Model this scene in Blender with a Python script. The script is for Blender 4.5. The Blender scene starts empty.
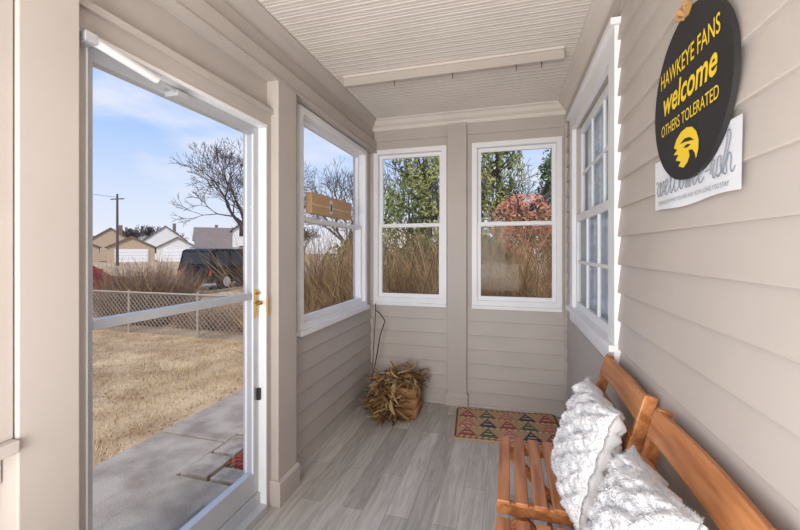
import bpy, bmesh, math, random
from mathutils import Vector, Matrix, noise
random.seed(7)
S = bpy.context.scene
S.view_settings.view_transform = 'Standard'
COL = S.collection

# ------------------------------------------------------------------ materials
def srgb(r, g, b):
    f = lambda c: (c/255/12.92) if c/255 <= 0.04045 else ((c/255+0.055)/1.055)**2.4
    return (f(r), f(g), f(b), 1)

def mat(name, rgb, rough=0.6, var=0.06, scale=8.0, bump=0.0, metal=0.0, stretch=(1,1,1), rgb2=None, spec=0.5, bscale=None):
    m = bpy.data.materials.new(name); m.use_nodes = True
    nt = m.node_tree; b = nt.nodes['Principled BSDF']
    b.inputs['Roughness'].default_value = rough
    b.inputs['Metallic'].default_value = metal
    b.inputs['Specular IOR Level'].default_value = spec
    tc = nt.nodes.new('ShaderNodeTexCoord'); mp = nt.nodes.new('ShaderNodeMapping')
    mp.inputs['Scale'].default_value = stretch
    nt.links.new(tc.outputs['Object'], mp.inputs['Vector'])
    n = nt.nodes.new('ShaderNodeTexNoise'); n.inputs['Scale'].default_value = scale
    n.inputs['Detail'].default_value = 6
    nt.links.new(mp.outputs['Vector'], n.inputs['Vector'])
    r = nt.nodes.new('ShaderNodeValToRGB')
    c = srgb(*rgb)
    if rgb2: c1, c2 = c, srgb(*rgb2)
    else:
        c1 = tuple(x*(1-var) for x in c[:3])+(1,); c2 = tuple(min(1, x*(1+var)) for x in c[:3])+(1,)
    r.color_ramp.elements[0].position = 0.35; r.color_ramp.elements[1].position = 0.65
    r.color_ramp.elements[0].color = c1; r.color_ramp.elements[1].color = c2
    nt.links.new(n.outputs['Fac'], r.inputs['Fac'])
    nt.links.new(r.outputs['Color'], b.inputs['Base Color'])
    if bump:
        n2 = nt.nodes.new('ShaderNodeTexNoise'); n2.inputs['Scale'].default_value = bscale or scale*4
        n2.inputs['Detail'].default_value = 5
        nt.links.new(mp.outputs['Vector'], n2.inputs['Vector'])
        bp = nt.nodes.new('ShaderNodeBump'); bp.inputs['Strength'].default_value = bump
        bp.inputs['Distance'].default_value = 0.02
        nt.links.new(n2.outputs['Fac'], bp.inputs['Height']); nt.links.new(bp.outputs['Normal'], b.inputs['Normal'])
    return m

def glassmat(name, gloss=0.06, tint=(1,1,1,1)):
    m = bpy.data.materials.new(name); m.use_nodes = True; nt = m.node_tree
    nt.nodes.clear()
    o = nt.nodes.new('ShaderNodeOutputMaterial'); t = nt.nodes.new('ShaderNodeBsdfTransparent')
    t.inputs['Color'].default_value = tint
    g = nt.nodes.new('ShaderNodeBsdfGlossy'); g.inputs['Roughness'].default_value = 0.02
    mx = nt.nodes.new('ShaderNodeMixShader'); mx.inputs[0].default_value = gloss
    nt.links.new(t.outputs[0], mx.inputs[1]); nt.links.new(g.outputs[0], mx.inputs[2])
    nt.links.new(mx.outputs[0], o.inputs[0])
    return m

M_wall  = mat('greige_paint', (185,176,169), 0.5, 0.03, 3, 0.05)
M_ceil  = mat('ceiling_paint', (214,206,198), 0.5, 0.03, 3)
M_trim  = mat('white_trim', (236,236,238), 0.4, 0.02, 4)
M_alu   = mat('aluminium_frame', (190,193,198), 0.35, 0.03, 6, metal=0.3)
M_glass = glassmat('window_glass', 0.004)
M_hglass = glassmat('house_window_glass', 0.10, (0.92,0.95,0.98,1))
M_brass = mat('brass', (190,150,70), 0.3, 0.05, 10, metal=0.9)
M_dark  = mat('dark_metal', (40,38,38), 0.5)
M_wood  = mat('varnished_wood', (158,94,52), 0.38, 0, 4, 0.02, stretch=(10,.8,10), rgb2=(202,138,86))
M_pillow= mat('white_chenille', (220,220,222), 1.0, 0.015, 6, spec=0.02)
M_card  = mat('cardboard', (190,155,118), 0.8, 0.05, 8)
M_husk  = mat('dried_husk', (104,74,42), 0.8, 0, 5, rgb2=(164,128,80))
M_curtain = mat('lace_curtain', (232,233,238), 0.9, 0.12, 30)
M_black = mat('black_board', (30,29,30), 0.6, 0.1, 8)
M_yellow= mat('yellow_paint', (232,198,40), 0.5, 0.02, 8)
M_paper = mat('white_paper', (218,221,227), 0.7, 0.01, 8)
M_ink   = mat('grey_ink', (112,118,128), 0.7, 0.02, 8)
M_grass = mat('dry_lawn', (156,126,94), 0.95, 0, 1.3, 0.6, rgb2=(206,180,144), bscale=60)
M_blade = mat('dry_grass_blade', (160,132,92), 0.9, 0, 3, rgb2=(214,190,150))
M_conc  = mat('concrete', (134,122,110), 0.9, 0, 4, 0.4, rgb2=(170,158,145), bscale=60)
M_asph  = mat('asphalt', (150,148,147), 0.9, 0.05, 3)
M_mulch = mat('red_mulch', (118,46,38), 0.95, 0, 30, 0.6, rgb2=(186,88,72))
M_stone = mat('edging_stone', (138,126,114), 0.9, 0, 9, 0.4, rgb2=(170,158,146))
M_bark  = mat('bark', (92,82,78), 0.9, 0.15, 6)
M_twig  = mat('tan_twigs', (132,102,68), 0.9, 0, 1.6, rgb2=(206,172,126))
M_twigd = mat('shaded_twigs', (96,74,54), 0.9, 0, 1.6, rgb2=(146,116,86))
M_twig2 = mat('brown_twigs', (108,84,72), 0.9, 0, 2, rgb2=(154,126,106))
M_green = mat('evergreen_leaf', (92,106,50), 0.8, 0, 1.2, rgb2=(170,168,94))
M_dgreen= mat('dark_evergreen_leaf', (56,80,48), 0.8, 0, 1.5, rgb2=(116,132,84))
M_rust  = mat('rust_leaf', (180,104,80), 0.8, 0, 2, rgb2=(218,156,128))
M_galv  = mat('galvanised_wire', (170,158,144), 0.5, 0.05, 8, metal=0.1)
M_roof  = mat('roof_shingle', (128,114,106), 0.9, 0.1, 3)
M_siding= mat('house_siding', (226,224,220), 0.8, 0.03, 3)
M_tan   = mat('tan_siding', (186,164,140), 0.8, 0.04, 3)
M_carb  = mat('black_car_paint', (26,26,29), 0.5, 0.02, 3, spec=.3)
M_carr  = mat('red_car_paint', (150,36,40), 0.4, 0.02, 3)
M_tyre  = mat('tyre', (24,24,24), 0.9)
M_cglass= mat('car_glass', (52,56,62), 0.3, 0.02, 3, spec=.4)
M_red   = mat('red_sign', (200,50,50), 0.5, 0.02, 8)

# floor planks
def floor_mat():
    m = bpy.data.materials.new('vinyl_planks'); m.use_nodes = True; nt = m.node_tree; b = nt.nodes['Principled BSDF']
    L = nt.links
    tc = nt.nodes.new('ShaderNodeTexCoord'); mp = nt.nodes.new('ShaderNodeMapping')
    mp.inputs['Rotation'].default_value = (0,0,math.radians(90))
    L.new(tc.outputs['Object'], mp.inputs['Vector'])
    br = nt.nodes.new('ShaderNodeTexBrick')
    br.inputs['Scale'].default_value = 1; br.inputs['Brick Width'].default_value = 0.95
    br.inputs['Row Height'].default_value = 0.125; br.inputs['Mortar Size'].default_value = 0.001
    br.inputs['Color1'].default_value = srgb(176,170,162); br.inputs['Color2'].default_value = srgb(212,206,198)
    br.inputs['Mortar'].default_value = srgb(132,127,120); br.offset = 0.37
    L.new(mp.outputs[0], br.inputs['Vector'])
    m2 = nt.nodes.new('ShaderNodeMapping'); m2.inputs['Scale'].default_value = (14,1.3,1)
    L.new(tc.outputs['Object'], m2.inputs['Vector'])
    n = nt.nodes.new('ShaderNodeTexNoise'); n.inputs['Scale'].default_value = 2.6; n.inputs['Detail'].default_value = 8
    n.inputs['Distortion'].default_value = 1.2
    L.new(m2.outputs[0], n.inputs['Vector'])
    r = nt.nodes.new('ShaderNodeValToRGB'); r.color_ramp.elements[0].position=.36; r.color_ramp.elements[1].position=.64
    r.color_ramp.elements[0].color=(.72,.71,.69,1); r.color_ramp.elements[1].color=(1.0,1.0,1.0,1)
    L.new(n.outputs['Fac'], r.inputs[0])
    mx = nt.nodes.new('ShaderNodeMixRGB'); mx.blend_type='MULTIPLY'; mx.inputs[0].default_value=0.95
    L.new(br.outputs['Color'], mx.inputs[1]); L.new(r.outputs[0], mx.inputs[2]); L.new(mx.outputs[0], b.inputs['Base Color'])
    b.inputs['Roughness'].default_value = 0.38
    return m
M_floor = floor_mat()

# ------------------------------------------------------------------ mesh builder
class B:
    def __init__(s): s.v=[]; s.f=[]; s.mi=[]; s.mats=[]
    def mid(s, m):
        if m not in s.mats: s.mats.append(m)
        return s.mats.index(m)
    def add(s, vs, fs, m):
        o=len(s.v); s.v += [tuple(v) for v in vs]; i=s.mid(m)
        for f in fs: s.f.append(tuple(o+k for k in f)); s.mi.append(i)
    def box(s, x0,x1,y0,y1,z0,z1, m, mp=None):
        vs=[(x,y,z) for x in (x0,x1) for y in (y0,y1) for z in (z0,z1)]
        if mp: vs=[mp(*v) for v in vs]
        s.add(vs, [(0,1,3,2),(4,6,7,5),(0,4,5,1),(2,3,7,6),(0,2,6,4),(1,5,7,3)], m)
    def obox(s, c, ax, ay, az, hx,hy,hz, m):
        c=Vector(c); ax=Vector(ax).normalized()*hx; ay=Vector(ay).normalized()*hy; az=Vector(az).normalized()*hz
        vs=[c+i*ax+j*ay+k*az for i in (-1,1) for j in (-1,1) for k in (-1,1)]
        s.add(vs, [(0,1,3,2),(4,6,7,5),(0,4,5,1),(2,3,7,6),(0,2,6,4),(1,5,7,3)], m)
    def beam(s, p, q, w, h, m, up=(0,0,1)):
        p=Vector(p);q=Vector(q);d=q-p;L=d.length;d.normalize()
        side=d.cross(Vector(up)); 
        if side.length<1e-4: side=Vector((0,1,0))
        side.normalize(); u=side.cross(d)
        s.obox((p+q)/2,d,side,u,L/2,w/2,h/2,m)
    def tube(s, pts, rads, m, n=8, cap=True):
        pts=[Vector(p) for p in pts]; rings=[]
        if not hasattr(rads,'__len__'): rads=[rads]*len(pts)
        vs=[];
        for i,p in enumerate(pts):
            d=(pts[min(i+1,len(pts)-1)]-pts[max(i-1,0)]).normalized()
            a=d.cross(Vector((0,0,1)) if abs(d.z)<.9 else Vector((1,0,0))).normalized(); b=d.cross(a)
            for k in range(n):
                t=2*math.pi*k/n; vs.append(p+(a*math.cos(t)+b*math.sin(t))*rads[i])
        fs=[]
        for i in range(len(pts)-1):
            for k in range(n): fs.append((i*n+k,i*n+(k+1)%n,(i+1)*n+(k+1)%n,(i+1)*n+k))
        if cap: fs.append(tuple(range(n))); fs.append(tuple((len(pts)-1)*n+k for k in range(n)))
        s.add(vs,fs,m)
    def prism(s, prof, a0,a1, m, mp):
        n=len(prof); vs=[mp(a0,d,z) for d,z in prof]+[mp(a1,d,z) for d,z in prof]
        fs=[(i,(i+1)%n,n+(i+1)%n,n+i) for i in range(n)]+[tuple(range(n)),tuple(range(n,2*n))]
        s.add(vs,fs,m)
    def build(s, name, bevel=0, smooth=False, parent=None, fix=True):
        me=bpy.data.meshes.new(name); me.from_pydata(s.v,[],s.f)
        for m in s.mats: me.materials.append(m)
        me.polygons.foreach_set('material_index', s.mi)
        if smooth: me.polygons.foreach_set('use_smooth',[True]*len(s.f))
        me.update()
        if fix:
            bm=bmesh.new(); bm.from_mesh(me); bmesh.ops.recalc_face_normals(bm, faces=bm.faces); bm.to_mesh(me); bm.free()
        ob=bpy.data.objects.new(name, me); COL.objects.link(ob)
        if bevel:
            mo=ob.modifiers.new('bevel','BEVEL'); mo.width=bevel; mo.segments=2; mo.limit_method='ANGLE'
        if parent: ob.parent=parent
        return ob

# ------------------------------------------------------------------ room dims
XL, XR, YB, YN, ZC = -1.28, 0.487, 3.453, -1.3, 2.64
left  = lambda a,d,z: (XL+d, a, z)
right = lambda a,d,z: (XR-d, a, z)
back  = lambda a,d,z: (a, YB-d, z)
near  = lambda a,d,z: (a, YN+d, z)

def wall(name, mp, a0,a1,z0,z1, ops, m=None, th=0.12):
    b=B(); As=sorted({a0,a1,*[o[0] for o in ops],*[o[1] for o in ops]}); Zs=sorted({z0,z1,*[o[2] for o in ops],*[o[3] for o in ops]})
    for i in range(len(As)-1):
        for j in range(len(Zs)-1):
            ca=(As[i]+As[i+1])/2; cz=(Zs[j]+Zs[j+1])/2
            if any(o[0]<ca<o[1] and o[2]<cz<o[3] for o in ops): continue
            b.box(As[i],As[i+1],-th,0,Zs[j],Zs[j+1],m or M_wall,mp)
    return b.build(name)

def siding(b, mp, a0,a1,z0,z1, ops=(), h=0.125, off=0.0):
    z=z0-off
    while z<z1-0.01:
        lo=max(z,z0); hi=min(z+h,z1)
        segs=[(a0,a1)]
        for o in ops:
            if o[2]<hi-0.01 and o[3]>lo+0.01:
                ns=[]
                for s0,s1 in segs:
                    if o[0]>s0: ns.append((s0,min(s1,o[0])))
                    if o[1]<s1: ns.append((max(s0,o[1]),s1))
                segs=ns
        for s0,s1 in segs:
            if s1-s0>0.01: b.prism([(0,lo),(0.017,lo),(0.018,lo+0.004),(0.004,hi),(0,hi)],s0,s1,M_wall,mp)
        z+=h

WL=(2.114,3.293,0.885,2.32)        # left window
WN=(-0.75,0.640,0.925,2.32)         # left window beside camera
D=(0.850,1.761,0.0,2.075)          # door
WB1=(-1.249,-0.538,0.905,2.36); WB2=(-0.312,0.440,0.905,2.36)
WR=(1.885,3.153,0.87,2.40)
WF=(-1.0,0.2,0.9,2.3)

wl=wall('wall_left', left, YN,YB,0,ZC,[WL,WN,D])
wb=wall('wall_back', back, XL-0.12,XR+0.12,0,ZC,[WB1,WB2])
wr=wall('wall_right', right, YN,YB,0,ZC,[(WR[0]+.1,WR[1]-.1,WR[2]+.1,WR[3]-.1)])
wn=wall('wall_near', near, XL-0.12,XR+0.12,0,ZC,[WF])
b=B(); b.box(XL-0.12,XR+0.12,YN-0.12,YB+0.12,-0.1,0,M_floor); b.build('floor')

# siding as children of walls
b=B(); siding(b,left,1.98,YB-0.02,0.0,0.86,h=0.123); siding(b,left,YN,.65,0.0,0.90,h=0.123); b.build('siding_boards_1',parent=wl)
b=B(); siding(b,back,XL+0.02,-0.53,0.0,0.89,h=0.127); siding(b,back,-0.355,XR-0.02,0.0,0.89,h=0.127); b.build('siding_boards_2',parent=wb)
b=B(); siding(b,right,YN,YB-0.02,0.0,2.5,[WR],h=0.125,off=0.04); b.build('siding_boards_3',parent=wr)

# ceiling with beadboard
b=B()
b.box(XL-0.12,XR+0.12,YN-0.12,YB+0.12,ZC+0.016,ZC+0.12,M_ceil)
y=YN; p=0.052
M_groove=mat('beadboard_groove',(150,140,132),.8,.03,3)
while y<YB:
    f=lambda a,d,z,y=y:(a,y+d,z)
    b.prism([(0.003,ZC+0.016),(0.004,ZC+0.004),(0.008,ZC),(0.030,ZC),(0.033,ZC+.005),(0.036,ZC),(p-.004,ZC),(p,ZC+0.004),(p,ZC+0.016)],XL,XR,M_ceil,f)
    b.box(XL,XR,y-.0005,y+.0045,ZC+.010,ZC+.016,M_groove)
    y+=p
b.build('ceiling')

# crown & beams trim
crown=[(0,ZC),(0.085,ZC),(0.085,ZC-0.012),(0.07,ZC-0.02),(0.05,ZC-0.05),(0.025,ZC-0.07),(0.02,ZC-0.085),(0.02,ZC-0.10),(0,ZC-0.10)]
b=B(); b.prism(crown,YN,YB,M_wall,left)
b.prism([(0,2.33),(0.07,2.33),(0.07,2.345),(0.06,2.36),(0.06,2.44),(0.045,2.455),(0.03,2.47),(0.03,2.54),(0,2.54)],YN,YB,M_wall,left); b.build('trim_1')
b=B(); b.prism(crown,XL,XR,M_ceil,back); b.box(XL,XR,0,0.012,2.44,2.54,M_wall,back); b.build('trim_2')
b=B(); b.prism(crown,YN,YB,M_ceil,right); b.box(YN,YB,0,0.022,2.48,2.54,M_wall,right); b.build('trim_3')

# posts
def post(name, mp,a0,a1,d,z1,base=0.14):
    b=B(); b.box(a0,a1,0,d,0,z1,M_wall,mp)
    b.prism([(0,0),(d+.018,0),(d+.018,base-.015),(d+.004,base),(0,base)],a0-.012,a1+.012,M_wall,mp); return b.build(name,0.004)
post('trim_4',left,0.655,0.80,0.085,2.33)
post('trim_5',left,1.80,1.985,0.075,2.33)
post('trim_6',back,-0.53,-0.355,0.05,2.54,0.11)
b=B(); b.box(0.801,0.850,0,0.03,0,2.075,M_wall,left); b.box(0.801,1.799,0,0.03,2.0755,2.16,M_wall,left); b.box(1.762,1.799,0,0.03,0,2.075,M_wall,left)
b.box(0.801,1.799,0.0305,0.045,2.14,2.165,M_wall,left)
b.build('trim_7')
b=B()
b.box(XL,XL+.03,YB-.03,YB,0,2.54,M_wall); b.box(XR-.03,XR,YB-.03,YB,0,2.54,M_wall)
b.build('trim_8',0.003)
b=B(); b.prism([(0,0),(0.034,0),(0.028,0.012),(0.018,0.02),(0,0.02)],1.98,YB-.03,M_wall,left); b.build('baseboard_left')
b=B(); b.prism([(0,0),(0.034,0),(0.028,0.012),(0.018,0.02),(0,0.02)],-.34,XR-.03,M_wall,back); b.prism([(0,0),(0.034,0),(0.028,0.012),(0.018,0.02),(0,0.02)],XL+.04,-.545,M_wall,back); b.build('baseboard_back')

# windows
def dh_window(name, mp, w, fr=0.045, sill=True):
    a0,a1,z0,z1=w; b=B(); T=M_trim
    def ring(a0,a1,z0,z1,t,d0,d1,tb=None):
        tb=tb or t
        b.box(a0,a0+t,d0,d1,z0,z1,T,mp); b.box(a1-t,a1,d0,d1,z0,z1,T,mp)
        b.box(a0+t,a1-t,d0,d1,z1-t,z1,T,mp); b.box(a0+t,a1-t,d0,d1,z0,z0+tb,T,mp)
    e=0.0008
    ring(a0+e,a1-e,z0+e,z1-e,fr,-0.08,0.022)
    zm=(z0+z1)/2
    s=0.032
    ring(a0+fr,a1-fr,zm-0.018,z1-fr,s,-0.065,-0.04,0.036)
    ring(a0+fr,a1-fr,z0+fr,zm+0.018,s,-0.038,-0.012,0.036)
    b.box(a0+fr+s,a1-fr-s,-0.054,-0.051,zm,z1-fr-s,M_glass,mp)
    b.box(a0+fr+s,a1-fr-s,-0.027,-0.024,z0+fr+s,zm,M_glass,mp)
    for t in (0.3,0.7):
        c=a0+(a1-a0)*t; b.box(c-.02,c+.02,-0.012,0.002,zm+.004,zm+.02,T,mp)
    if sill: b.box(a0-.012,a1+.012,0.0,0.045,z0-0.028,z0+0.004,T,mp)
    return b.build(name,0.002)
dh_window('window_1',left,WL)
dh_window('window_2',back,WB1,sill=False)
dh_window('window_3',back,WB2,sill=False)
dh_window('window_4',left,WN)
dh_window('window_5',near,WF)
b=B()
for w in (WB1,WB2): b.box(w[0],w[1],0,0.03,w[2]-.03,w[2],M_trim,back)
b.build('trim_9',0.003)
b=B(); b.box(-.80,0.652,0.0,0.10,0.89,0.922,M_wall,left); b.box(.60,0.652,0.023,0.075,0.922,2.33,M_wall,left); b.box(-.8,0.652,0.0,0.03,0.80,0.89,M_wall,left); b.build('trim_10',0.003)

# house window on right wall
b=B(); a0,a1,z0,z1=WR; T=M_trim
b.box(a0,a0+.11,0,0.03,z0,z1,T,right); b.box(a1-.11,a1,0,0.03,z0,z1,T,right)
b.box(a0+.11,a1-.11,0,0.03,z1-.11,z1,T,right); b.box(a0+.11,a1-.11,0,0.03,z0,z0+.10,T,right)
b.box(a0-.02,a1+.02,0,0.05,z1,z1+.03,T,right); b.box(a0-.01,a1+.01,0,0.055,z0+.075,z0+.105,T,right)
i0,i1,j0,j1=a0+.11,a1-.11,z0+.105,z1-.11; zm=(j0+j1)/2
def sash(i0,i1,j0,j1,d0,d1):
    t=.05
    b.box(i0,i0+t,d0,d1,j0,j1,T,right); b.box(i1-t,i1,d0,d1,j0,j1,T,right)
    b.box(i0+t,i1-t,d0,d1,j1-t,j1,T,right); b.box(i0+t,i1-t,d0,d1,j0,j0+t,T,right)
    for k in (1,2):
        c=i0+t+(i1-i0-2*t)*k/3; b.box(c-.01,c+.01,d0+.006,d1-.004,j0+t,j1-t,T,right)
    c=(j0+j1)/2; b.box(i0+t,i1-t,d0+.007,d1-.005,c-.01,c+.01,T,right)
    b.box(i0+t,i1-t,(d0+d1)/2-.001,(d0+d1)/2+.001,j0+t,j1-t,M_hglass,right)
sash(i0,i1,zm-.02,j1,-.05,-.025); sash(i0,i1,j0,zm+.02,-.022,0.004)
wnd=b.build('window_6',0.002)
# curtain in house window
b=B(); n=90; vs=[];fs=[]
for i in range(n+1):
    a=i0+(i1-i0)*i/n; d=-0.085+0.014*math.sin(i*0.9)+.006*math.sin(i*2.3)
    vs+= [right(a,d,j0),right(a,d,j1)]
    if i: fs.append((2*i-2,2*i,2*i+1,2*i-1))
b.add(vs,fs,M_curtain); b.build('curtain',smooth=True,fix=False)

# ------------------------------------------------------------------ storm door
b=B(); a0,a1=0.858,1.747; zb,zt=0.105,2.055; A=M_alu; d0,d1=-.05,-.012
b.box(0.851,0.857,-.1,0.034,0.0,2.056,M_trim,left); b.box(1.748,1.760,-.1,0.034,0.0,2.056,M_trim,left); b.box(.851,1.76,-.1,0.034,2.057,2.074,M_trim,left)
b.box(0.858,1.747,-.12,0.045,0.001,0.04,A,left); b.box(0.858,1.747,-.09,0.0,0.04,0.10,A,left)
t=.045
b.box(a0,a0+t,d0,d1,zb,zt,A,left); b.box(a1-t,a1,d0,d1,zb,zt,A,left)
b.box(a0+t,a1-t,d0,d1,zt-t,zt,A,left); b.box(a0+t,a1-t,d0,d1,zb,zb+.12,A,left); b.box(a0+t,a1-t,d0,d1+.005,1.14,1.172,A,left)
b.box(a1-t-.012,a1-t,d1,d1+.008,zb+.12,zt-t,M_trim,left)
b.box(a0+t,a1-t,-.033,-.03,zb+.12,1.14,M_glass,left); b.box(a0+t,a1-t,-.033,-.03,1.172,zt-t,M_glass,left)
door=b.build('door_1',0.0015)
b=B(); b.box(1.708,1.728,-.012,-.004,1.04,1.19,M_brass,left)
b.tube([left(1.718,-.006,1.12),left(1.718,.03,1.12)],.008,M_brass); b.tube([left(1.718,.028,1.12),left(1.71,.032,1.12),left(1.675,.034,1.115)],[.007,.008,.005],M_brass)
b.tube([left(1.718,-.004,1.17),left(1.718,.012,1.17)],.007,M_brass)
b.box(1.752,1.764,.034,.040,1.05,1.15,M_brass,left)
b.build('door_handle',0.001,parent=door)
b=B(); b.tube([left(.84,.07,2.035),left(1.08,.05,2.02)],.014,M_trim,12); b.tube([left(1.08,.05,2.02),left(1.2,.04,2.012)],.006,M_alu)
b.box(.815,.85,.031,.085,2.02,2.05,M_alu,left); b.box(1.17,1.22,-.012,.05,2.0,2.022,M_alu,left)
b.build('door_closer',0.001,parent=door)
b=B(); b.box(1.728,1.745,-.012,.006,.60,.66,M_dark,left); b.build('door_latch',parent=door)

# ceiling batten rail
b=B(); b.box(-1.13,0.33,2.49,2.53,2.568,2.626,M_wall); b.box(-1.13,0.33,2.475,2.545,2.626,2.6395,M_ceil); b.box(-1.13,.33,2.484,2.49,2.568,2.582,M_wall)
for x in (-.75,-.35,.05,.2): b.tube([(x,2.495,2.572),(x,2.48,2.558),(x,2.48,2.538),(x,2.49,2.528)],.003,M_dark,6)
b.build('hanging_rail',0.003)

# ------------------------------------------------------------------ slatted chairs
def chair(name, y0, y1, s0, s1):
    # y0,y1: width of the back; s0,s1: width of the slatted seat
    b=B(); W=M_wood; zs=0.47
    T0=Vector((.275,0,.33)); T1=Vector((.449,0,.925)); tilt=(T1-T0).normalized(); nrm=Vector((tilt.z,0,-tilt.x))
    for k in range(7):
        x=-0.040+k*0.066; b.box(x,x+.048,s0,s1,zs-.018,zs,W)
    for y in (s0+.03,s1-.03):
        b.box(-.042,.40,y-.012,y+.012,zs-.065,zs-.018,W)
    b.box(.27,.30,y0+.01,s1,zs-.05,zs-.02,W)
    for y in (y0+.012,y1-.012):
        b.beam((T0.x,y,T0.z),(T1.x,y,T1.z),.022,.040,W,up=(1,0,0))
    for y in (s0+.055,s1-.055):
        b.beam((.01,y,.42),(.40,y,.02),.02,.04,W); 
    for y in (s0+.078,s1-.078):
        b.beam((.33,y,.42),(-.03,y,.02),.02,.04,W)
    b.box(-.045,-.015,s0+.05,s1-.05,0.0,.03,W); b.box(.385,.415,s0+.03,s1-.03,0.0,.03,W)
    b.box(.16,.18,s0+.07,s1-.07,.22,.25,W)
    for zc,hh in ((.880,.044),(.755,.032),(.645,.026)):
        n=8; t=(zc-.33)/.595; cx=.275+.174*t-.014
        vs=[];fs=[]
        for i in range(n+1):
            y=y0+(y1-y0)*i/n; bow=.006*math.sin(math.pi*i/n); top=.006*math.sin(math.pi*i/n) if zc>.85 else 0
            c=Vector((cx+bow,y,zc))
            for sn,st in ((-1,-1),(1,-1),(1,1),(-1,1)):
                vs.append(c+nrm*.009*sn+tilt*(hh*st+(top if st>0 else 0)))
            if i:
                o=4*(i-1)
                for k in range(4): fs.append((o+k,o+(k+1)%4,o+4+(k+1)%4,o+4+k))
        fs+=[(0,1,2,3),(4*n,4*n+1,4*n+2,4*n+3)]
        b.add(vs,fs,W)
    return b.build(name,0.004)
chair('slatted_wooden_chair',1.395,1.91,1.455,1.96)
chair('slatted_wooden_chair',0.77,1.305,.80,1.365)

# ------------------------------------------------------------------ pillows
def pillow(name, c, up, side, hs, hu, th, seed):
    rnd=random.Random(seed); up=Vector(up).normalized(); side=Vector(side).normalized(); side=(side-up*side.dot(up)).normalized()
    nr=up.cross(side).normalized()
    if nr.x>0: nr=-nr
    c=Vector(c); N=130; b=B()
    def surf(u,v,sg):
        k=(max(0,1-abs(u)**2.4)*max(0,1-abs(v)**2.4))**.42
        pinch=1-.07*(1-abs(u)**2)*abs(v)**3
        pin2=1-.07*(1-abs(v)**2)*abs(u)**3
        q=Vector((u*1.6+seed,v*1.6,sg)); 
        wob=1.6*noise.noise(q)
        # ruffled chenille: wavy gathered folds in a loose diamond layout
        a1=(v+u*.7)*8+wob; a2=(v-u*.7)*8-wob
        r=(abs(math.sin(a1))**.8)*(abs(math.sin(a2))**.8)
        fold=abs(noise.noise(Vector((u*7,v*5,seed))))
        disp=(.020*r+.016*fold+.008*noise.noise(q*2.2)+.003*noise.noise(q*18))*min(1,k*2.5)
        return c+side*(u*hs*pin2)+up*(v*hu*pinch)+nr*sg*(th*k+disp)
    for sg in (1,-1):
        vs=[surf(-1+2*i/N,-1+2*j/N,sg) for i in range(N+1) for j in range(N+1)]
        fs=[(i*(N+1)+j,(i+1)*(N+1)+j,(i+1)*(N+1)+j+1,i*(N+1)+j+1) for i in range(N) for j in range(N)]
        b.add(vs,fs,M_pillow)
    # fluffy fibre pile
    vs=[];fs=[]
    for k in range(11000):
        u=rnd.uniform(-.99,.99); v=rnd.uniform(-.99,.99); p=surf(u,v,1)-nr*.001
        d=(-up*rnd.uniform(-.4,1)+side*rnd.uniform(-1,1)+nr*rnd.uniform(.05,.6)).normalized(); L=rnd.uniform(.006,.013)
        s_=d.cross(nr).normalized()*.0013; o=len(vs)
        vs+=[p-s_,p+s_,p+d*L*.6+s_*.8+nr*.001,p+d*L-nr*.001]; fs+=[(o,o+1,o+2,o+3)]
    for k in range(2600):
        t=rnd.uniform(-1,1); e=rnd.choice(((t,1),(t,-1),(1,t),(-1,t)))
        p=surf(e[0]*.995,e[1]*.995,1); o_=(side*(e[0] if abs(e[0])==1 else rnd.uniform(-.5,.5))+up*(e[1] if abs(e[1])==1 else rnd.uniform(-.5,.5))+nr*rnd.uniform(-.5,.5)).normalized()*rnd.uniform(.008,.018)
        if (p+o_).z<.474: continue
        s_=o_.cross(nr).normalized()*.0014; o=len(vs)
        vs+=[p-s_,p+s_,p+o_]; fs.append((o,o+1,o+2))
    b.add(vs,fs,M_pillow)
    return b.build(name,smooth=True,fix=False)
pillow('throw_pillow',(.272,1.53,.682),(.30,.05,.95),(-.05,1,-.12),.205,.20,.052,3)
pillow('throw_pillow',(.280,1.00,.675),(.34,.16,.93),(.05,1,-.12),.225,.20,.056,11)

# ------------------------------------------------------------------ round welcome sign + paper sign
def text_obj(name, body, y, z, w, h, m, X, parent, shear=0, ext=.002, off=0):
    cu=bpy.data.curves.new(name,'FONT'); cu.body=body; cu.align_x='CENTER'; cu.align_y='CENTER'; cu.extrude=0.0; cu.shear=shear; cu.offset=off
    cu.materials.append(m); ob=bpy.data.objects.new(name,cu); COL.objects.link(ob)
    bpy.context.view_layer.update(); dx,dy=ob.dimensions.x,ob.dimensions.y
    sx,sy=w/dx,h/dy
    R=Matrix(((0,0,-1,X),(-1,0,0,y),(0,1,0,z),(0,0,0,1)))
    ob.matrix_world=R@Matrix.Diagonal((sx,sy,1,1)); 
    if parent: ob.parent=parent
    return ob
b=B(); cy,cz,R=1.165,1.808,.220; n=72; X0=.464; X1=.452
vs=[(X,cy+R*math.cos(2*math.pi*k/n),cz+R*math.sin(2*math.pi*k/n)) for X in (X0,X1) for k in range(n)]
b.add(vs,[tuple(range(n)),tuple(range(n,2*n))]+[(k,(k+1)%n,n+(k+1)%n,n+k) for k in range(n)],M_black)
M_rope=mat('jute_bow',(170,130,84),.9,.1,30)
for s_ in (-1,1):
    b.tube([(X1+.004,cy+.0,cz+R-.01),(X1-.01,cy+.02*s_,cz+R+.012),(X1-.006,cy+.035*s_,cz+R+.0),(X1+.0,cy+.01*s_,cz+R-.012)],[.006,.009,.008,.005],M_rope,8)
b.tube([(X1+.006,cy-.01,cz+R),(X1+.006,cy,cz+R+.04),(X1+.006,cy+.01,cz+R)],.003,M_rope,6)
sign=b.build('round_welcome_sign')
XT=X1-.0012
text_obj('lettering_1','HAWKEYE FANS',cy,cz+.096,.335,.046,M_yellow,XT,sign,off=.006)
text_obj('lettering_2','welcome',cy,cz+.022,.305,.072,M_yellow,XT,sign,shear=.2,off=.02)
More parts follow.
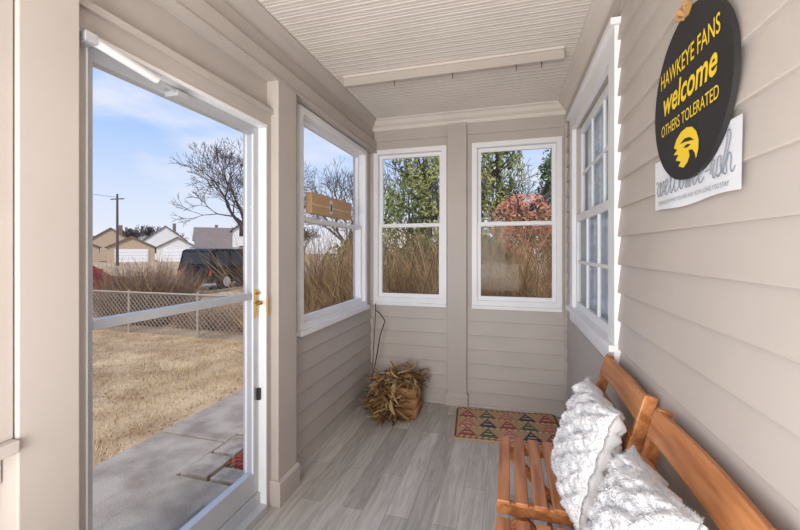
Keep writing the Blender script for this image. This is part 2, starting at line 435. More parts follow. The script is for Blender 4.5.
text_obj('lettering_3','OTHERS TOLERATED',cy,cz-.054,.325,.032,M_yellow,XT,sign,off=.004)
# hawk head emblem: swept head with hooked beak on the reading-right side
b=B(); ez=cz-.138; X=XT
def poly(pts,m,X):
    vs=[(X,cy-p[0],ez+p[1]) for p in pts]; b.add(vs,[tuple(range(len(vs)))],m)
head=[(-.074,.016),(-.058,.036),(-.030,.049),(.005,.052),(.036,.044),(.058,.026),(.070,.002),(.068,-.022),(.056,-.042),(.050,-.026),(.038,-.014),(.016,-.010),(.022,-.026),(.010,-.040),(-.014,-.050),(-.044,-.040),(-.030,-.030),(-.062,-.020),(-.044,-.008),(-.076,-.002),(-.052,.008)]
poly(head,M_yellow,X)
poly([(-.034,.018),(-.006,.026),(.022,.022),(.048,.008),(.024,.012),(-.004,.016)],M_black,X-.0006)
poly([(-.016,.004),(.010,.007),(.030,.001),(.008,-.002)],M_black,X-.0006)
b.build('emblem',fix=False,parent=sign)

b=B(); n=16; vs=[];fs=[]
for i in range(n+1):
    a=.935+(1.43-.935)*i/n
    for j in range(5):
        z=1.525+.155*j/4; dd=.4675-.0025*(1+math.sin(i*.7))*(1-j/4)-(.006*(1-i/4)**2 if i<4 else 0)
        vs.append((dd,a,z+.004*math.sin(i*.5)))
for i in range(n):
    for j in range(4): o=i*5+j; fs.append((o,o+5,o+6,o+1))
b.add(vs,fs,M_paper); ps=b.build('paper_welcome_banner',smooth=True,fix=False)
def script(name, word, ycen, zbase, width, height, m, X, parent, rad):
    G={'w':(1.0,[[(0,.5),(.12,.55),(.2,.1),(.35,0),(.5,.15),(.55,.5),(.55,.15),(.7,0),(.88,.15),(.92,.5),(1.0,.45)]]),
     'e':(.6,[[(0,.12),(.2,.25),(.42,.38),(.38,.52),(.22,.5),(.12,.25),(.25,0),(.45,.03),(.6,.12)]]),
     'l':(.5,[[(0,.12),(.2,.4),(.42,.95),(.32,1.1),(.2,.9),(.18,.2),(.28,0),(.5,.12)]]),
     'c':(.6,[[(0,.12),(.12,.3),(.28,.5),(.42,.45)],[(.28,.5),(.13,.3),(.2,.03),(.4,0),(.6,.12)]]),
     'o':(.65,[[(0,.12),(.15,.42),(.32,.5),(.48,.3),(.36,.02),(.18,.05),(.14,.3),(.32,.5),(.5,.42),(.65,.4)]]),
     'm':(1.1,[[(0,.35),(.1,.5),(.16,.35),(.14,0),(.2,.35),(.34,.5),(.44,.35),(.44,0),(.5,.35),(.64,.5),(.76,.35),(.78,.08),(.9,0),(1.1,.12)]]),
     '-':(.5,[[(.08,.25),(.4,.28)]]),
     'i':(.4,[[(0,.12),(.16,.5),(.16,.1),(.24,0),(.4,.12)],[(.18,.7),(.2,.74)]]),
     's':(.5,[[(0,.12),(.22,.52),(.3,.3),(.3,.06),(.14,0),(.06,.06)],[(.2,.02),(.5,.12)]]),
     'h':(.75,[[(0,.12),(.2,.5),(.36,.98),(.26,1.1),(.16,.85),(.14,0),(.2,.32),(.38,.5),(.48,.35),(.48,.08),(.58,0),(.75,.12)]])}
    tot=sum(G[ch][0] for ch in word); k=width/tot; cu=bpy.data.curves.new(name,'CURVE'); cu.dimensions='3D'; cu.bevel_depth=rad; cu.bevel_resolution=1
    x=0
    for ch in word:
        adv,strokes=G[ch]
        for st in strokes:
            sp=cu.splines.new('BEZIER'); sp.bezier_points.add(len(st)-1)
            for q,(px,pz) in zip(sp.bezier_points,st):
                q.co=(X,ycen+width/2-(x+px+.12*pz)*k,zbase+pz*height); q.handle_left_type=q.handle_right_type='AUTO'
        x+=adv
    cu.materials.append(m); ob=bpy.data.objects.new(name,cu); COL.objects.link(ob); ob.parent=parent
script('lettering_4','welcome-ish',1.18,1.568,.44,.085,M_ink,.4600,ps,.0012)
text_obj('lettering_5','DEPENDS ON WHO YOU ARE AND HOW LONG YOU STAY',1.18,1.545,.40,.011,M_ink,.4585,ps)

# ------------------------------------------------------------------ cardboard box on window rail
b=B(); b.box(2.24,2.90,-.012,.035,1.645,1.785,M_card,left)
b.box(2.24,2.90,.035,.0358,1.70,1.712,mat('packing_tape',(206,180,140),.3),left)
b.box(2.50,2.545,.035,.0362,1.665,1.76,M_paper,left); b.box(2.51,2.535,.0362,.0366,1.68,1.735,M_dark,left)
b.build('cardboard_box',0.003)

# ------------------------------------------------------------------ kilim mat
nx,ny=144,84; x0,x1,y0,y1=-.43,.38,2.84,3.38
me=bpy.data.meshes.new('kilim_doormat'); vs=[];fs=[]; cols=[]
RED=srgb(158,82,76);TAN=srgb(184,152,116);NAVY=srgb(70,70,86);GRN=srgb(88,104,76);ORG=srgb(174,122,88);CRM=srgb(208,190,162);BRN=srgb(112,82,64); PNK=srgb(188,116,110)
def kcol(i,j):
    if j<4 or j>=ny-4: return BRN if ((i+j)//4)%2 else TAN
    if i<3 or i>=nx-3: return BRN
    r=(j-4)//25; jj=(j-4)%25
    if jj<3: return ORG if (i//4)%2 else CRM
    cell=(i-3)//28; ii=(i-3)%28; h=jj-3; half=(22-h)*0.6
    dxx=abs(ii-13.5)
    if dxx<half:
        c=[RED,GRN,PNK,NAVY][(cell+2*r)%4]
        if dxx<half-3 and h>2 and (h%7)<2: return CRM
        return c
    return TAN
rot=math.radians(5); cxm,cym=(x0+x1)/2,(y0+y1)/2
def mv(x,y,z):
    dx,dy=x-cxm,y-cym; return (cxm+.02+dx*math.cos(rot)-dy*math.sin(rot),cym-.005+dx*math.sin(rot)+dy*math.cos(rot),z)
for i in range(nx+1):
    for j in range(ny+1):
        x=x0+(x1-x0)*i/nx; y=y0+(y1-y0)*j/ny
        vs.append(mv(x,y,.014+.006*noise.noise(Vector((x*5,y*5,0)))+.0008*((i+j)%2)))
for i in range(nx):
    for j in range(ny):
        o=i*(ny+1)+j; fs.append((o,o+ny+1,o+ny+2,o+1)); cols.append(kcol(i,j))
nb=len(vs)
for (x,y) in ((x0,y0),(x1,y0),(x1,y1),(x0,y1)): vs.append(mv(x,y,.001))
idx=[0,nx*(ny+1),nx*(ny+1)+ny,ny]
for k in range(4): fs.append((idx[k],nb+k,nb+(k+1)%4,idx[(k+1)%4])); cols.append(TAN)
for k in range(60):
    for s_,xx in ((-1,x0),(1,x1)):
        y=y0+(y1-y0)*(k+.5)/60; o=len(vs)
        vs+=[mv(xx,y-.003,.008),mv(xx,y+.003,.008),mv(xx+s_*.03,y+.003+random.uniform(-.004,.004),.003),mv(xx+s_*.03,y-.002,.003)]
        fs.append((o,o+1,o+2,o+3)); cols.append(CRM)
me.from_pydata(vs,[],fs); ca=me.color_attributes.new('weave','FLOAT_COLOR','CORNER')
for pz in me.polygons:
    for l in pz.loop_indices: ca.data[l].color=cols[pz.index]
mk=bpy.data.materials.new('kilim_weave'); mk.use_nodes=True; at=mk.node_tree.nodes.new('ShaderNodeVertexColor'); at.layer_name='weave'
mk.node_tree.links.new(at.outputs[0],mk.node_tree.nodes['Principled BSDF'].inputs['Base Color']); mk.node_tree.nodes['Principled BSDF'].inputs['Roughness'].default_value=.95
me.materials.append(mk); ob=bpy.data.objects.new('kilim_doormat',me); COL.objects.link(ob)

# ------------------------------------------------------------------ dried corn husk bundle in crate
b=B(); rnd=random.Random(5); cx,cy_=-.89,3.14
cw=mat('crate_wood',(166,122,84),.8,.1,8)
for k in range(3):
    z=.01+k*.085
    b.box(cx-.15,cx+.15,cy_-.13,cy_-.118,z,z+.075,cw); b.box(cx-.15,cx+.15,cy_+.118,cy_+.13,z,z+.075,cw)
    b.box(cx-.162,cx-.15,cy_-.13,cy_+.13,z,z+.075,cw); b.box(cx+.15,cx+.162,cy_-.13,cy_+.13,z,z+.075,cw)
for sx in (-.149,.134):
    for sy in (-.1175,.103): b.box(cx+sx,cx+sx+.015,cy_+sy,cy_+sy+.015,0.001,.26,cw)
b.box(cx-.149,cx+.149,cy_-.117,cy_+.117,.01,.22,M_husk)
M_husk2=mat('dark_husk',(78,54,34),.85,0,5,rgb2=(122,90,56)); M_husk3=mat('pale_husk',(150,120,80),.8,0,5,rgb2=(194,166,120))
for k in range(700):
    t_=rnd.random()
    if t_<.48:
        a=rnd.uniform(2.5,4.75); r0=rnd.uniform(.14,.24)
        p=Vector((cx+r0*math.cos(a),cy_+r0*math.sin(a)*.95,rnd.uniform(.01,.26)))
    elif t_<.56:
        p=Vector((cx+rnd.uniform(-.15,.02),cy_-.15-rnd.uniform(0,.03),rnd.uniform(.01,.28)))
    else:
        p=Vector((cx+rnd.uniform(-.16,.16),cy_+rnd.uniform(-.13,.13),rnd.uniform(.24,.34)))
    L=rnd.uniform(.07,.20); a2=rnd.uniform(0,6.28); pts=[p]; d=Vector((math.cos(a2),math.sin(a2),rnd.uniform(-.6,.6))).normalized(); w=rnd.uniform(.006,.018)
    for q in range(5):
        p=p+d*L/5; d=(d+Vector((rnd.uniform(-.5,.5),rnd.uniform(-.5,.5),rnd.uniform(-.5,.15)))).normalized()
        p=Vector((min(max(p.x,XL+.045),-.66),min(p.y,YB-.045),max(p.z,.012))); pts.append(p)
    vs=[];fs=[]; s_=Vector((-math.sin(a2),math.cos(a2),rnd.uniform(-1.2,1.2))).normalized()
    for q,pp in enumerate(pts):
        ww=w*math.sin(math.pi*(q+.6)/6.2); vs+=[pp-s_*ww,pp+Vector((0,0,.006)),pp+s_*ww]
        if q: o=3*(q-1); fs+=[(o,o+1,o+4,o+3),(o+1,o+2,o+5,o+4)]
    vs=[Vector((min(max(v.x,XL+.035),-.6),min(v.y,YB-.035),max(v.z,.006))) for v in vs]
    b.add(vs,fs,rnd.choice((M_husk,M_husk,M_husk2,M_husk3)))
b.build('dried_corn_husk_basket',smooth=True,fix=False)
# thin wire stand with a hook, at the corner
b=B(); P=[(-1.19,3.33,.9),(-1.185,3.32,.84),(-1.13,3.28,.82),(-1.07,3.25,.76),(-1.09,3.25,.70),(-1.12,3.26,.62),(-1.15,3.26,.45),(-1.185,3.24,.25),(-1.20,3.20,.10),(-1.215,3.14,.012)]
b.tube(P,.005,M_dark,8); b.tube([(-1.185,3.32,.84),(-1.19,3.30,.60),(-1.20,3.27,.3),(-1.20,3.20,.10)],.004,M_dark,8)
b.tube([(-1.20,3.20,.10),(-1.16,3.12,.012)],.005,M_dark,8); b.tube([(-1.20,3.20,.10),(-1.18,3.32,.012)],.005,M_dark,8)
b.build('wire_plant_stand',smooth=True)

# unlit ceiling fixture, added out of view to go with the fill lights
b=B(); M_bulb=mat('opal_glass',(245,240,230),.3)
b.tube([(-.4,-.3,ZC),(-.4,-.3,ZC-.03)],.14,M_brass,32); b.tube([(-.4,-.3,ZC-.03),(-.4,-.3,ZC-.08),(-.4,-.3,ZC-.11)],[.13,.11,.05],M_bulb,32); b.build('added_ceiling_fixture',smooth=False)

# ------------------------------------------------------------------ EXTERIOR
GZ=-0.45
b=B(); b.box(-160,120,-120,170,GZ-.3,GZ,M_grass); b.build('lawn_ground')
b=B(); b.box(XL-.12,XR+.12,YN-.12,YB+.12,GZ,-.1,M_conc); b.build('porch_foundation')
b=B()
y=-3.0
while y<13:
    b.box(-3.35,-2.58,y,y+1.18,GZ,GZ+.03+random.uniform(0,.012),M_conc); y+=1.2
b.build('sidewalk_slabs',0.01)
b=B(); b.box(-2.56,-1.42,.3,2.42,GZ,GZ+.05,M_conc); b.box(-1.85,-1.42,.7,1.95,GZ+.05,-.2,M_conc); b.build('entry_step',0.01)
b=B(); b.box(-2.2,-1.42,2.66,4.8,GZ,GZ+.04,M_mulch)
rnd=random.Random(9)
for k in range(2200):
    yy=rnd.uniform(2.66,4.78); p=(rnd.uniform(-2.28,-1.44),yy,GZ+.045+rnd.uniform(0,.012)); a=rnd.uniform(0,6.3)
    b.obox(p,(math.cos(a),math.sin(a),rnd.uniform(-.3,.3)),(-math.sin(a),math.cos(a),0),(0,0,1),.022,.009,.003,M_mulch)
b.build('mulch_bed')
# squared edging stones between walk and mulch
b=B()
def flag(cx,cy,rx,ry,seed):
    r=random.Random(seed); pts=[]
    for sx_,sy_ in ((-1,-1),(-.1,-1),(1,-1),(1,.1),(1,1),(0,1),(-1,1),(-1,0)):
        pts.append((cx+rx*sx_*r.uniform(.88,1.0),cy+ry*sy_*r.uniform(.88,1.0)))
    n=len(pts); vs=[(x,y,GZ+.002) for x,y in pts]+[(x,y,GZ+.058) for x,y in pts]
    b.add(vs,[tuple(range(n)),tuple(range(n,2*n))]+[(k,(k+1)%n,n+(k+1)%n,n+k) for k in range(n)],M_stone)
for k,(cx_,cy2,rx,ry) in enumerate([(-2.42,2.60,.13,.16),(-2.42,2.94,.12,.16),(-2.43,3.28,.12,.16),(-2.43,3.62,.12,.16),(-2.43,3.96,.12,.16),(-2.43,4.30,.12,.16),(-2.12,2.53,.14,.085),(-1.82,2.53,.14,.08)]): flag(cx_,cy2,rx,ry,k)
b.build('edging_stones',0.010)
# grass blades
b=B(); vs=[];fs=[]
for k in range(30000):
    y=rnd.uniform(.5,6.4)
    x=-3.4-abs(rnd.gauss(0,1))*3.2
    if x<-11.8: continue
    h=rnd.uniform(.015,.05); a=rnd.uniform(0,6.3); w=.005; lx,ly=rnd.uniform(-.04,.04),rnd.uniform(-.04,.04); o=len(vs)
    vs+=[(x-w*math.cos(a),y-w*math.sin(a),GZ),(x+w*math.cos(a),y+w*math.sin(a),GZ),(x+lx,y+ly,GZ+h)]; fs.append((o,o+1,o+2))
b.add(vs,fs,M_blade); b.build('dry_grass_tufts',fix=False)
b=B(); b.box(-19.5,-12.3,-60,130,GZ,GZ+.02,M_asph); b.build('street')
b=B(); b.box(-12.3,-12.1,-60,130,GZ,GZ+.1,M_conc); b.box(-19.7,-19.5,-60,130,GZ,GZ+.1,M_conc); b.box(-21.4,-20.3,-60,130,GZ,GZ+.03,M_conc); b.build('street_curbs')

# chain-link fence along X at Y=6.5
b=B(); FY=6.5; FH=.90; zt=GZ+FH
b.tube([(-12,FY,zt),(-2.5,FY,zt)],.022,M_galv,8)
for x in [-12+k*1.9 for k in range(6)]: b.tube([(x,FY,GZ),(x,FY,zt+.05)],.03,M_galv,8)
s_=.115; x=-12
while x<-2.5:
    for sg in (1,-1):
        xa,za=x,GZ+.02; xb=x+sg*(FH-.04); zb_=zt-.02
        xa2=max(min(xa,-2.5),-12); 
        if xb>-2.5: zb_=za+(-2.5-x); xb=-2.5
        if xb<-12: zb_=za+(x+12); xb=-12
        if abs(xb-xa2)>.01: b.beam((xa2,FY,za),(xb,FY,zb_),.009,.009,M_galv,up=(0,1,0))
    x+=s_
b.build('chain_link_fence',fix=False)
b=B(); b.box(-5.05,-4.83,FY-.045,FY-.035,-.02,.26,M_red); b.box(-5.02,-4.86,FY-.048,FY-.045,.08,.14,M_paper); b.build('red_yard_sign')

# shrubs of twigs
side_list=[]
def twig_mass(name, x0,x1,y0,y1,h, n, mm, seed, lean=.25, w=.006, minh=.4):
    r=random.Random(seed); b=B()
    data=[([],[]) for _ in mm]
    for k in range(n):
        vs,fs=data[k%len(mm)]
        x=r.uniform(x0,x1); y=r.uniform(y0,y1); hh=h*r.uniform(minh,1)*(1+.35*noise.noise(Vector((x*1.3,y,seed)))); d=Vector((r.gauss(0,lean),r.gauss(0,lean),1)).normalized(); p=Vector((x,y,GZ)); a=r.uniform(0,6.3); s=Vector((math.cos(a),math.sin(a),0))
        o=len(vs); N=4
        for q in range(N+1):
            ww=w*(1-.75*q/N); vs+=[p-s*ww,p+s*ww]
            if q: fs.append((o+2*q-2,o+2*q-1,o+2*q+1,o+2*q))
            if q in (2,3):
                for z_ in range(2):
                    dd=(d+Vector((r.gauss(0,.6),r.gauss(0,.6),.1))).normalized()*hh*.26
                    side_list.append((p.copy(),dd,ww))
            d=(d+Vector((r.gauss(0,.16),r.gauss(0,.16),-.03))).normalized(); p=p+d*hh/N
        for (pp,dd,ww) in side_list:
            oo=len(vs); vs+=[pp-s*ww*.7,pp+s*ww*.7,pp+dd]; fs.append((oo,oo+1,oo+2))
        side_list.clear()
    for (vs,fs),m in zip(data,mm): b.add(vs,fs,m)
    return b.build(name,fix=False)
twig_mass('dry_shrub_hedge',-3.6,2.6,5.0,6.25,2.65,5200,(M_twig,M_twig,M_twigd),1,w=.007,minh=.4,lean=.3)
twig_mass('dry_shrub',-10.0,-8.1,7.1,8.2,1.65,3200,(M_twig2,M_twig2,M_twig),2,lean=.45,w=.009,minh=.35)
twig_mass('dry_shrub',-7.6,-5.4,7.1,7.7,.80,1300,(M_twig2,M_twig),5,lean=.45,w=.008,minh=.35)
twig_mass('dry_shrub',-5.2,-4.5,8.2,9.6,1.6,800,(M_twig,),3,lean=.3)

# evergreens
def leafy(name, c, rad, n, m, seed, size=.05, thr=-.05, cone=False):
    r=random.Random(seed); vs=[];fs=[]; c=Vector(c)
    for k in range(n):
        while True:
            q=Vector((r.uniform(-1,1),r.uniform(-1,1),r.uniform(-1,1)))
            if q.length>1 or q.length<.25: continue
            if cone and math.hypot(q.x,q.y)>(1-q.z)/2*1.1: continue
            if noise.noise(q*3.2+Vector((seed,0,0)))<thr: continue
            break
        p=c+Vector((q.x*rad[0],q.y*rad[1],q.z*rad[2])); a=Vector((r.gauss(0,1),r.gauss(0,1),r.gauss(0,1))).normalized(); e=a.orthogonal().normalized(); s=size*r.uniform(.6,1.3); o=len(vs)
        vs+=[p-a*s,p+e*s*.45,p+a*s,p-e*s*.45]; fs.append((o,o+1,o+2,o+3))
    b=B(); b.add(vs,fs,m)
    b.tube([(c.x,c.y,GZ),(c.x+.1,c.y,c.z),(c.x,c.y,c.z+rad[2]*.7)],[.12,.07,.02],M_bark,8)
    for k in range(22):
        a=r.uniform(0,6.3); z=c.z+rad[2]*r.uniform(-.7,.5); b.tube([(c.x,c.y,z),(c.x+math.cos(a)*rad[0]*.9,c.y+math.sin(a)*rad[1]*.9,z+.5)],[.03,.008],M_bark,5)
    return b.build(name,fix=False)
leafy('evergreen_tree',(-1.9,8.9,2.2),(1.1,1.1,2.0),5200,M_green,1,.06,.04)
leafy('evergreen_tree',(-.30,9.5,2.9),(.70,.8,2.2),3800,M_green,2,.06,.03)
leafy('evergreen_tree',(1.55,9.2,2.2),(1.0,.9,2.3),8000,M_dgreen,3,.065,-.05)
leafy('evergreen_shrub',(-3.2,8.2,.6),(1.2,.6,1.2),5000,M_dgreen,6,.06)
leafy('evergreen_shrub',(-.9,7.5,.5),(1.9,.45,1.25),9000,M_dgreen,7,.06)
leafy('rust_leaved_shrub',(.30,7.4,1.85),(.62,.4,.62),2400,M_rust,4,.045,.0)

# bare trees
def tree_mesh(h, seed, depth=7, m=M_bark, minr=.012, jit=.12):
    r=random.Random(seed); b=B()
    def br(p,d,L,rad,lv):
        rad=max(rad,minr)
        j=jit if lv>1 else .03
        q=p+d*L*.5+Vector((r.gauss(0,.04),r.gauss(0,.04),0))*L*(j/.12); e=q+(d+Vector((r.gauss(0,j),r.gauss(0,j),.03))).normalized()*L*.5
        b.tube([p,q,e],[rad,rad*.85,rad*.7],m,5 if lv<3 else 3,cap=False)
        if lv>=depth: return
        nk=4 if lv==0 else (3 if (lv<depth-1 and r.random()<.5) else 2)
        ph=r.uniform(0,6.3)
        for k in range(nk):
            a=r.uniform(.28,.7); ax=d.orthogonal().normalized(); ax.rotate(Matrix.Rotation(ph+k*6.283/nk+r.uniform(-.4,.4),3,d)); nd=d.copy(); nd.rotate(Matrix.Rotation(a,3,ax)); nd.z+=.10; nd.normalize()
            br(e if k<2 else q,nd,L*r.uniform(.70,.88),rad*.62,lv+1)
    br(Vector((0,0,0)),Vector((0,0,1)),h*.22,h*.022,0)
    return b
def place_tree(bm_,x,y,s=1,rz=0,me=None):
    name='bare_tree'
    if me is None: ob=bm_.build(name,fix=False)
    else: ob=bpy.data.objects.new(name,me); COL.objects.link(ob)
    ob.location=(x,y,GZ-.02); ob.scale=(s,s,s); ob.rotation_euler=(0,0,rz); return ob
t1=place_tree(tree_mesh(14.5,33,8,minr=.02),-22.9,29.6)
t2=place_tree(tree_mesh(8,5,7,minr=.012),-8.6,20)
t3=place_tree(tree_mesh(8,8,7,minr=.05),-84,66,1.1)
for k,(x,y,s) in enumerate([(-94,62,1.0),(-102,56,1.1),(-78,72,1),(-72,78,.9),(-66,82,1),(-110,60,1.1),(-59,84,1.1),(-50,86,1.2),(-116,70,1.2),(-90,77,1.3),(-70,90,1.3)]):
    place_tree(None,x,y,s,k*1.3,me=t3.data)
place_tree(None,-3.6,15,.9,2.0,me=t2.data); place_tree(None,-.9,17.0,.9,.7,me=t2.data)

# houses
def house(name,x,y,w,l,h,rh,rz,wm,garage=False,door=True):
    b=B(); 
    b.box(-w/2,w/2,-l/2,l/2,0,h,wm)
    o=.3
    b.add([(-w/2,-l/2,h),(w/2,-l/2,h),(0,-l/2,h+rh),(-w/2,l/2,h),(w/2,l/2,h),(0,l/2,h+rh)],[(0,1,2),(3,4,5)],wm)
    for sg in (-1,1):
        b.add([(sg*(w/2+o),-l/2-o,h-.12),(0,-l/2-o,h+rh),(0,l/2+o,h+rh),(sg*(w/2+o),l/2+o,h-.12),(sg*(w/2+o),-l/2-o,h),(0,-l/2-o,h+rh+.14),(0,l/2+o,h+rh+.14),(sg*(w/2+o),l/2+o,h)],[(0,1,2,3),(4,5,6,7),(0,1,5,4),(2,3,7,6),(0,3,7,4)],M_roof)
    if garage:
        b.box(-w*.35,w*.35,-l/2-.05,-l/2,0,2.0,M_trim)
        for k in range(1,4): b.box(-w*.35,w*.35,-l/2-.06,-l/2-.05,k*.5-.01,k*.5+.02,M_galv)
    else:
        for zz in ([1.2] if h<4 else [1.2,3.6]):
            for xx in (-w*.28,w*.28):
                b.box(xx-.5,xx+.5,-l/2-.05,-l/2,zz-.05,zz+1.3,M_trim); b.box(xx-.42,xx+.42,-l/2-.06,-l/2-.05,zz+.03,zz+1.22,M_cglass)
            for yy in (-l*.28,l*.28):
                for sg in (-1,1): b.box(sg*w/2-.05,sg*w/2+.05,yy-.5,yy+.5,zz,zz+1.25,M_cglass)
        b.box(-.5,.5,-l/2-.06,-l/2,0,2.1,M_roof)
        b.box(w*.15,w*.15+.6,-.3,.3,h,h+rh+.8,M_roof)
    ob=b.build(name); ob.location=(x,y,GZ-.02); ob.rotation_euler=(0,0,rz); return ob
R=math.radians
house('garage',-64,42,6,6,2.3,1.5,R(55),M_tan,True)
house('garage',-58,46.5,6,6,2.3,1.6,R(50),M_tan,True)
house('garage',-53.5,51,5.5,6,2.3,1.6,R(45),M_siding,True)
house('garage',-48.5,54.5,6,6,2.3,1.6,R(125),M_tan,True)
house('garage',-43.5,58,5.5,6,2.4,1.6,R(40),M_tan,True)
house('house',-34.0,45,5.5,6,4.4,2.2,R(40),M_siding)
house('house',-84,50,7,8,3.6,2.6,R(55),M_siding)
house('house',-75,56,7,8,3.4,2.6,R(50),M_tan)
house('house',-68,62,7,8,3.8,2.8,R(45),M_siding)
house('house',-61,68,7,8,3.8,2.8,R(130),M_siding)
house('house',-53,72,7,8,4.2,2.8,R(40),M_siding)
house('house',5.2,20.5,6.5,8,4.9,2.6,0,M_siding)
# utility pole
b=B(); b.tube([(-44.2,33.6,GZ),(-44.2,33.6,8.0)],[.16,.1],M_bark,8); b.beam((-45.2,33.6,7.4),(-43.2,33.6,7.4),.1,.12,M_bark)
b.tube([(-44.2,33.6,7.6),(-60,10,9.5)],.02,M_dark,5)
b.build('utility_pole')

# vehicles
def car(name,x,y,rz,paint,L,W,H,suv):
    b=B()
    if suv:
        body=[(-L/2,.35),(-L/2,.95),(-L/2+.1,1.05),(L/2-1.25,1.08),(L/2-.15,.98),(L/2,.85),(L/2,.35)]
        cab=[(-L/2+.05,1.04),(-L/2+.15,H-.08),(-L/2+.35,H),(L/2-2.1,H),(L/2-1.9,H-.05),(L/2-1.25,1.06)]
        wins=[(-L/2+.3,-L/2+1.15),(-L/2+1.25,-L/2+2.0),(-L/2+2.1,L/2-2.0)]
    else:
        body=[(-L/2,.3),(-L/2,.8),(-L/2+.15,.92),(L/2-1.2,.92),(L/2-.15,.75),(L/2,.6),(L/2,.3)]
        cab=[(-L/2+.3,.9),(-L/2+.9,H-.03),(-L/2+1.2,H),(L/2-2.0,H),(L/2-1.8,H-.04),(L/2-1.1,.9)]
        wins=[(-L/2+1.0,-L/2+1.75),(-L/2+1.85,L/2-1.95)]
    for prof,hw0,hw1 in ((body,W/2,W/2),(cab,W/2-.02,W/2-.16)):
        zlo=min(p[1] for p in prof); zhi=max(p[1] for p in prof); n=len(prof)
        vs=[]
        for sg in (-1,1):
            for px,pz in prof:
                t=(pz-zlo)/(zhi-zlo); vs.append((px,sg*(hw0+(hw1-hw0)*t),pz))
        b.add(vs,[tuple(range(n)),tuple(range(n,2*n))]+[(i,(i+1)%n,n+(i+1)%n,n+i) for i in range(n)],paint)
    z0=1.1 if suv else .95; z1=H-.12
    for sg in (-1,1):
        for wa,wb_ in wins:
            f=lambda z:sg*(W/2-.02-.14*(z-z0+.05)/(H-z0+.05)+.012)
            b.add([(wa,f(z0),z0),(wb_+(.3 if wb_>0 else 0),f(z0),z0),(wb_,f(z1),z1),(wa+.05,f(z1),z1)],[(0,1,2,3)],M_cglass)
        for wx in (-L/2+.85,L/2-.85):
            r=.38 if suv else .32
            b.tube([(wx,sg*(W/2-.22),r),(wx,sg*(W/2+.02),r)],r,M_tyre,20); b.tube([(wx,sg*(W/2),r),(wx,sg*(W/2+.03),r)],r*.6,M_alu,12)
            b.tube([(wx,sg*(W/2-.2),r+.08),(wx,sg*(W/2+.006),r+.08)],r+.07,M_dark,20)
        b.box(L/2-.05,L/2+.02,sg*W*.32-.15,sg*W*.32+.15,.68,.84,M_alu); b.box(-L/2-.02,-L/2+.03,sg*W*.44-.05,sg*W*.44+.05,.72,.92,M_red)
        b.box(L/2-1.75,L/2-1.6,sg*(W/2+.02),sg*(W/2+.2) ,1.05,1.2,paint)
        if suv: b.beam((-L/2+.4,sg*(W/2-.3),H+.05),(L/2-2.2,sg*(W/2-.3),H+.05),.04,.06,M_alu)
    zc0,zc1=z0,H-.14
    xb0,xb1=(L/2-1.33,L/2-1.82) if suv else (L/2-1.2,L/2-1.78)
    b.add([(xb0+.02,-W/2+.15,zc0+.03),(xb0+.02,W/2-.15,zc0+.03),(xb1+.04,W/2-.25,zc1),(xb1+.04,-W/2+.25,zc1)],[(0,1,2,3)],M_cglass)
    xr=-L/2+(.07 if suv else .4)
    b.add([(xr,-W/2+.2,zc0+.05),(xr,W/2-.2,zc0+.05),(xr+(.02 if suv else .4),W/2-.28,zc1),(xr+(.02 if suv else .4),-W/2+.28,zc1)],[(0,1,2,3)],M_cglass)
    b.box(L/2-.02,L/2+.02,-W*.2,W*.2,.5,.78,M_dark); b.box(L/2-.03,L/2+.05,-W/2+.05,W/2-.05,.32,.5,M_dark); b.box(-L/2-.05,-L/2+.03,-W/2+.05,W/2-.05,.35,.52,M_dark)
    ob=b.build(name); ob.location=(x,y,GZ+.022); ob.rotation_euler=(0,0,rz); return ob
car('parked_suv',-13.5,16.2,R(90),M_carb,4.9,1.95,1.88,True)
car('parked_car',-14.2,8.9,R(90),M_carr,4.4,1.75,1.42,False)

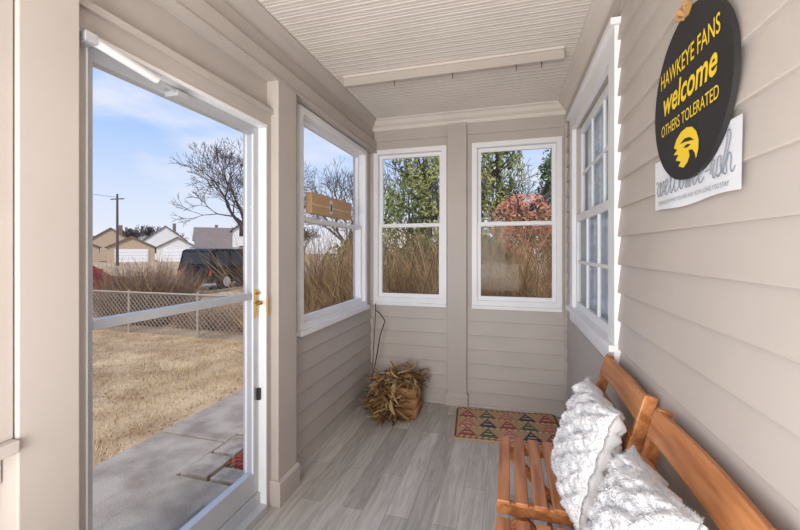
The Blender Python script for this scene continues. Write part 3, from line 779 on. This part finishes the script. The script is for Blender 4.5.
# ------------------------------------------------------------------ light
w=bpy.data.worlds.new('sky'); S.world=w; w.use_nodes=True; nt=w.node_tree; L=nt.links; bg=nt.nodes['Background']
tc=nt.nodes.new('ShaderNodeTexCoord'); sx=nt.nodes.new('ShaderNodeSeparateXYZ'); L.new(tc.outputs['Generated'],sx.inputs[0])
r=nt.nodes.new('ShaderNodeValToRGB'); L.new(sx.outputs['Z'],r.inputs[0]); e=r.color_ramp.elements
e[0].position=0.0; e[0].color=srgb(230,233,242); e[1].position=.5; e[1].color=srgb(132,174,238)
k=e.new(.13); k.color=srgb(206,220,244); k=e.new(.3); k.color=srgb(158,194,244)
mp=nt.nodes.new('ShaderNodeMapping'); mp.inputs['Scale'].default_value=(1.4,1.4,5); L.new(tc.outputs['Generated'],mp.inputs[0])
n=nt.nodes.new('ShaderNodeTexNoise'); n.inputs['Scale'].default_value=1.8; n.inputs['Detail'].default_value=7; n.inputs['Roughness'].default_value=.55; L.new(mp.outputs[0],n.inputs[0])
cr=nt.nodes.new('ShaderNodeValToRGB'); cr.color_ramp.elements[0].position=.47; cr.color_ramp.elements[1].position=.72; L.new(n.outputs['Fac'],cr.inputs[0])
mx=nt.nodes.new('ShaderNodeMixRGB'); L.new(cr.outputs[0],mx.inputs[0]); L.new(r.outputs[0],mx.inputs[1]); mx.inputs[2].default_value=srgb(232,233,244); L.new(mx.outputs[0],bg.inputs['Color'])
bg.inputs['Strength'].default_value=1.1
sd=bpy.data.lights.new('sun','SUN'); sd.energy=2.9; sd.angle=R(12); sd.color=(1,.95,.88); so=bpy.data.objects.new('sun',sd); COL.objects.link(so)
so.rotation_euler=Vector((-.25,.75,-1)).to_track_quat('-Z','Y').to_euler()
def area(name,loc,dr,sx,sy,en):
    ld=bpy.data.lights.new(name,'AREA'); ld.shape='RECTANGLE'; ld.size=sx; ld.size_y=sy; ld.energy=en; ld.color=(1,.98,.955)
    lo=bpy.data.objects.new(name,ld); COL.objects.link(lo); lo.location=loc; lo.rotation_euler=Vector(dr).to_track_quat('-Z','Y').to_euler()
area('fill_softbox',(-.6,-1.2,1.45),(.05,1,.02),1.1,1.3,49)  # added fill behind the camera, brightens the room; no such lamp in the porch
area('fill_uplight',(-.4,-.4,.9),(0,.6,1),1.2,.9,42)  # second added fill, aimed up to brighten the ceiling; not a porch lamp

# ------------------------------------------------------------------ camera
cd=bpy.data.cameras.new('camera'); cd.lens=17.0; cd.sensor_width=36; cd.clip_start=.02; cd.clip_end=500
cd.shift_y=-(265-250)/800
co=bpy.data.objects.new('camera',cd); COL.objects.link(co); co.location=(0,0,1.4); co.rotation_euler=(R(90),0,R(15.95)); S.camera=co
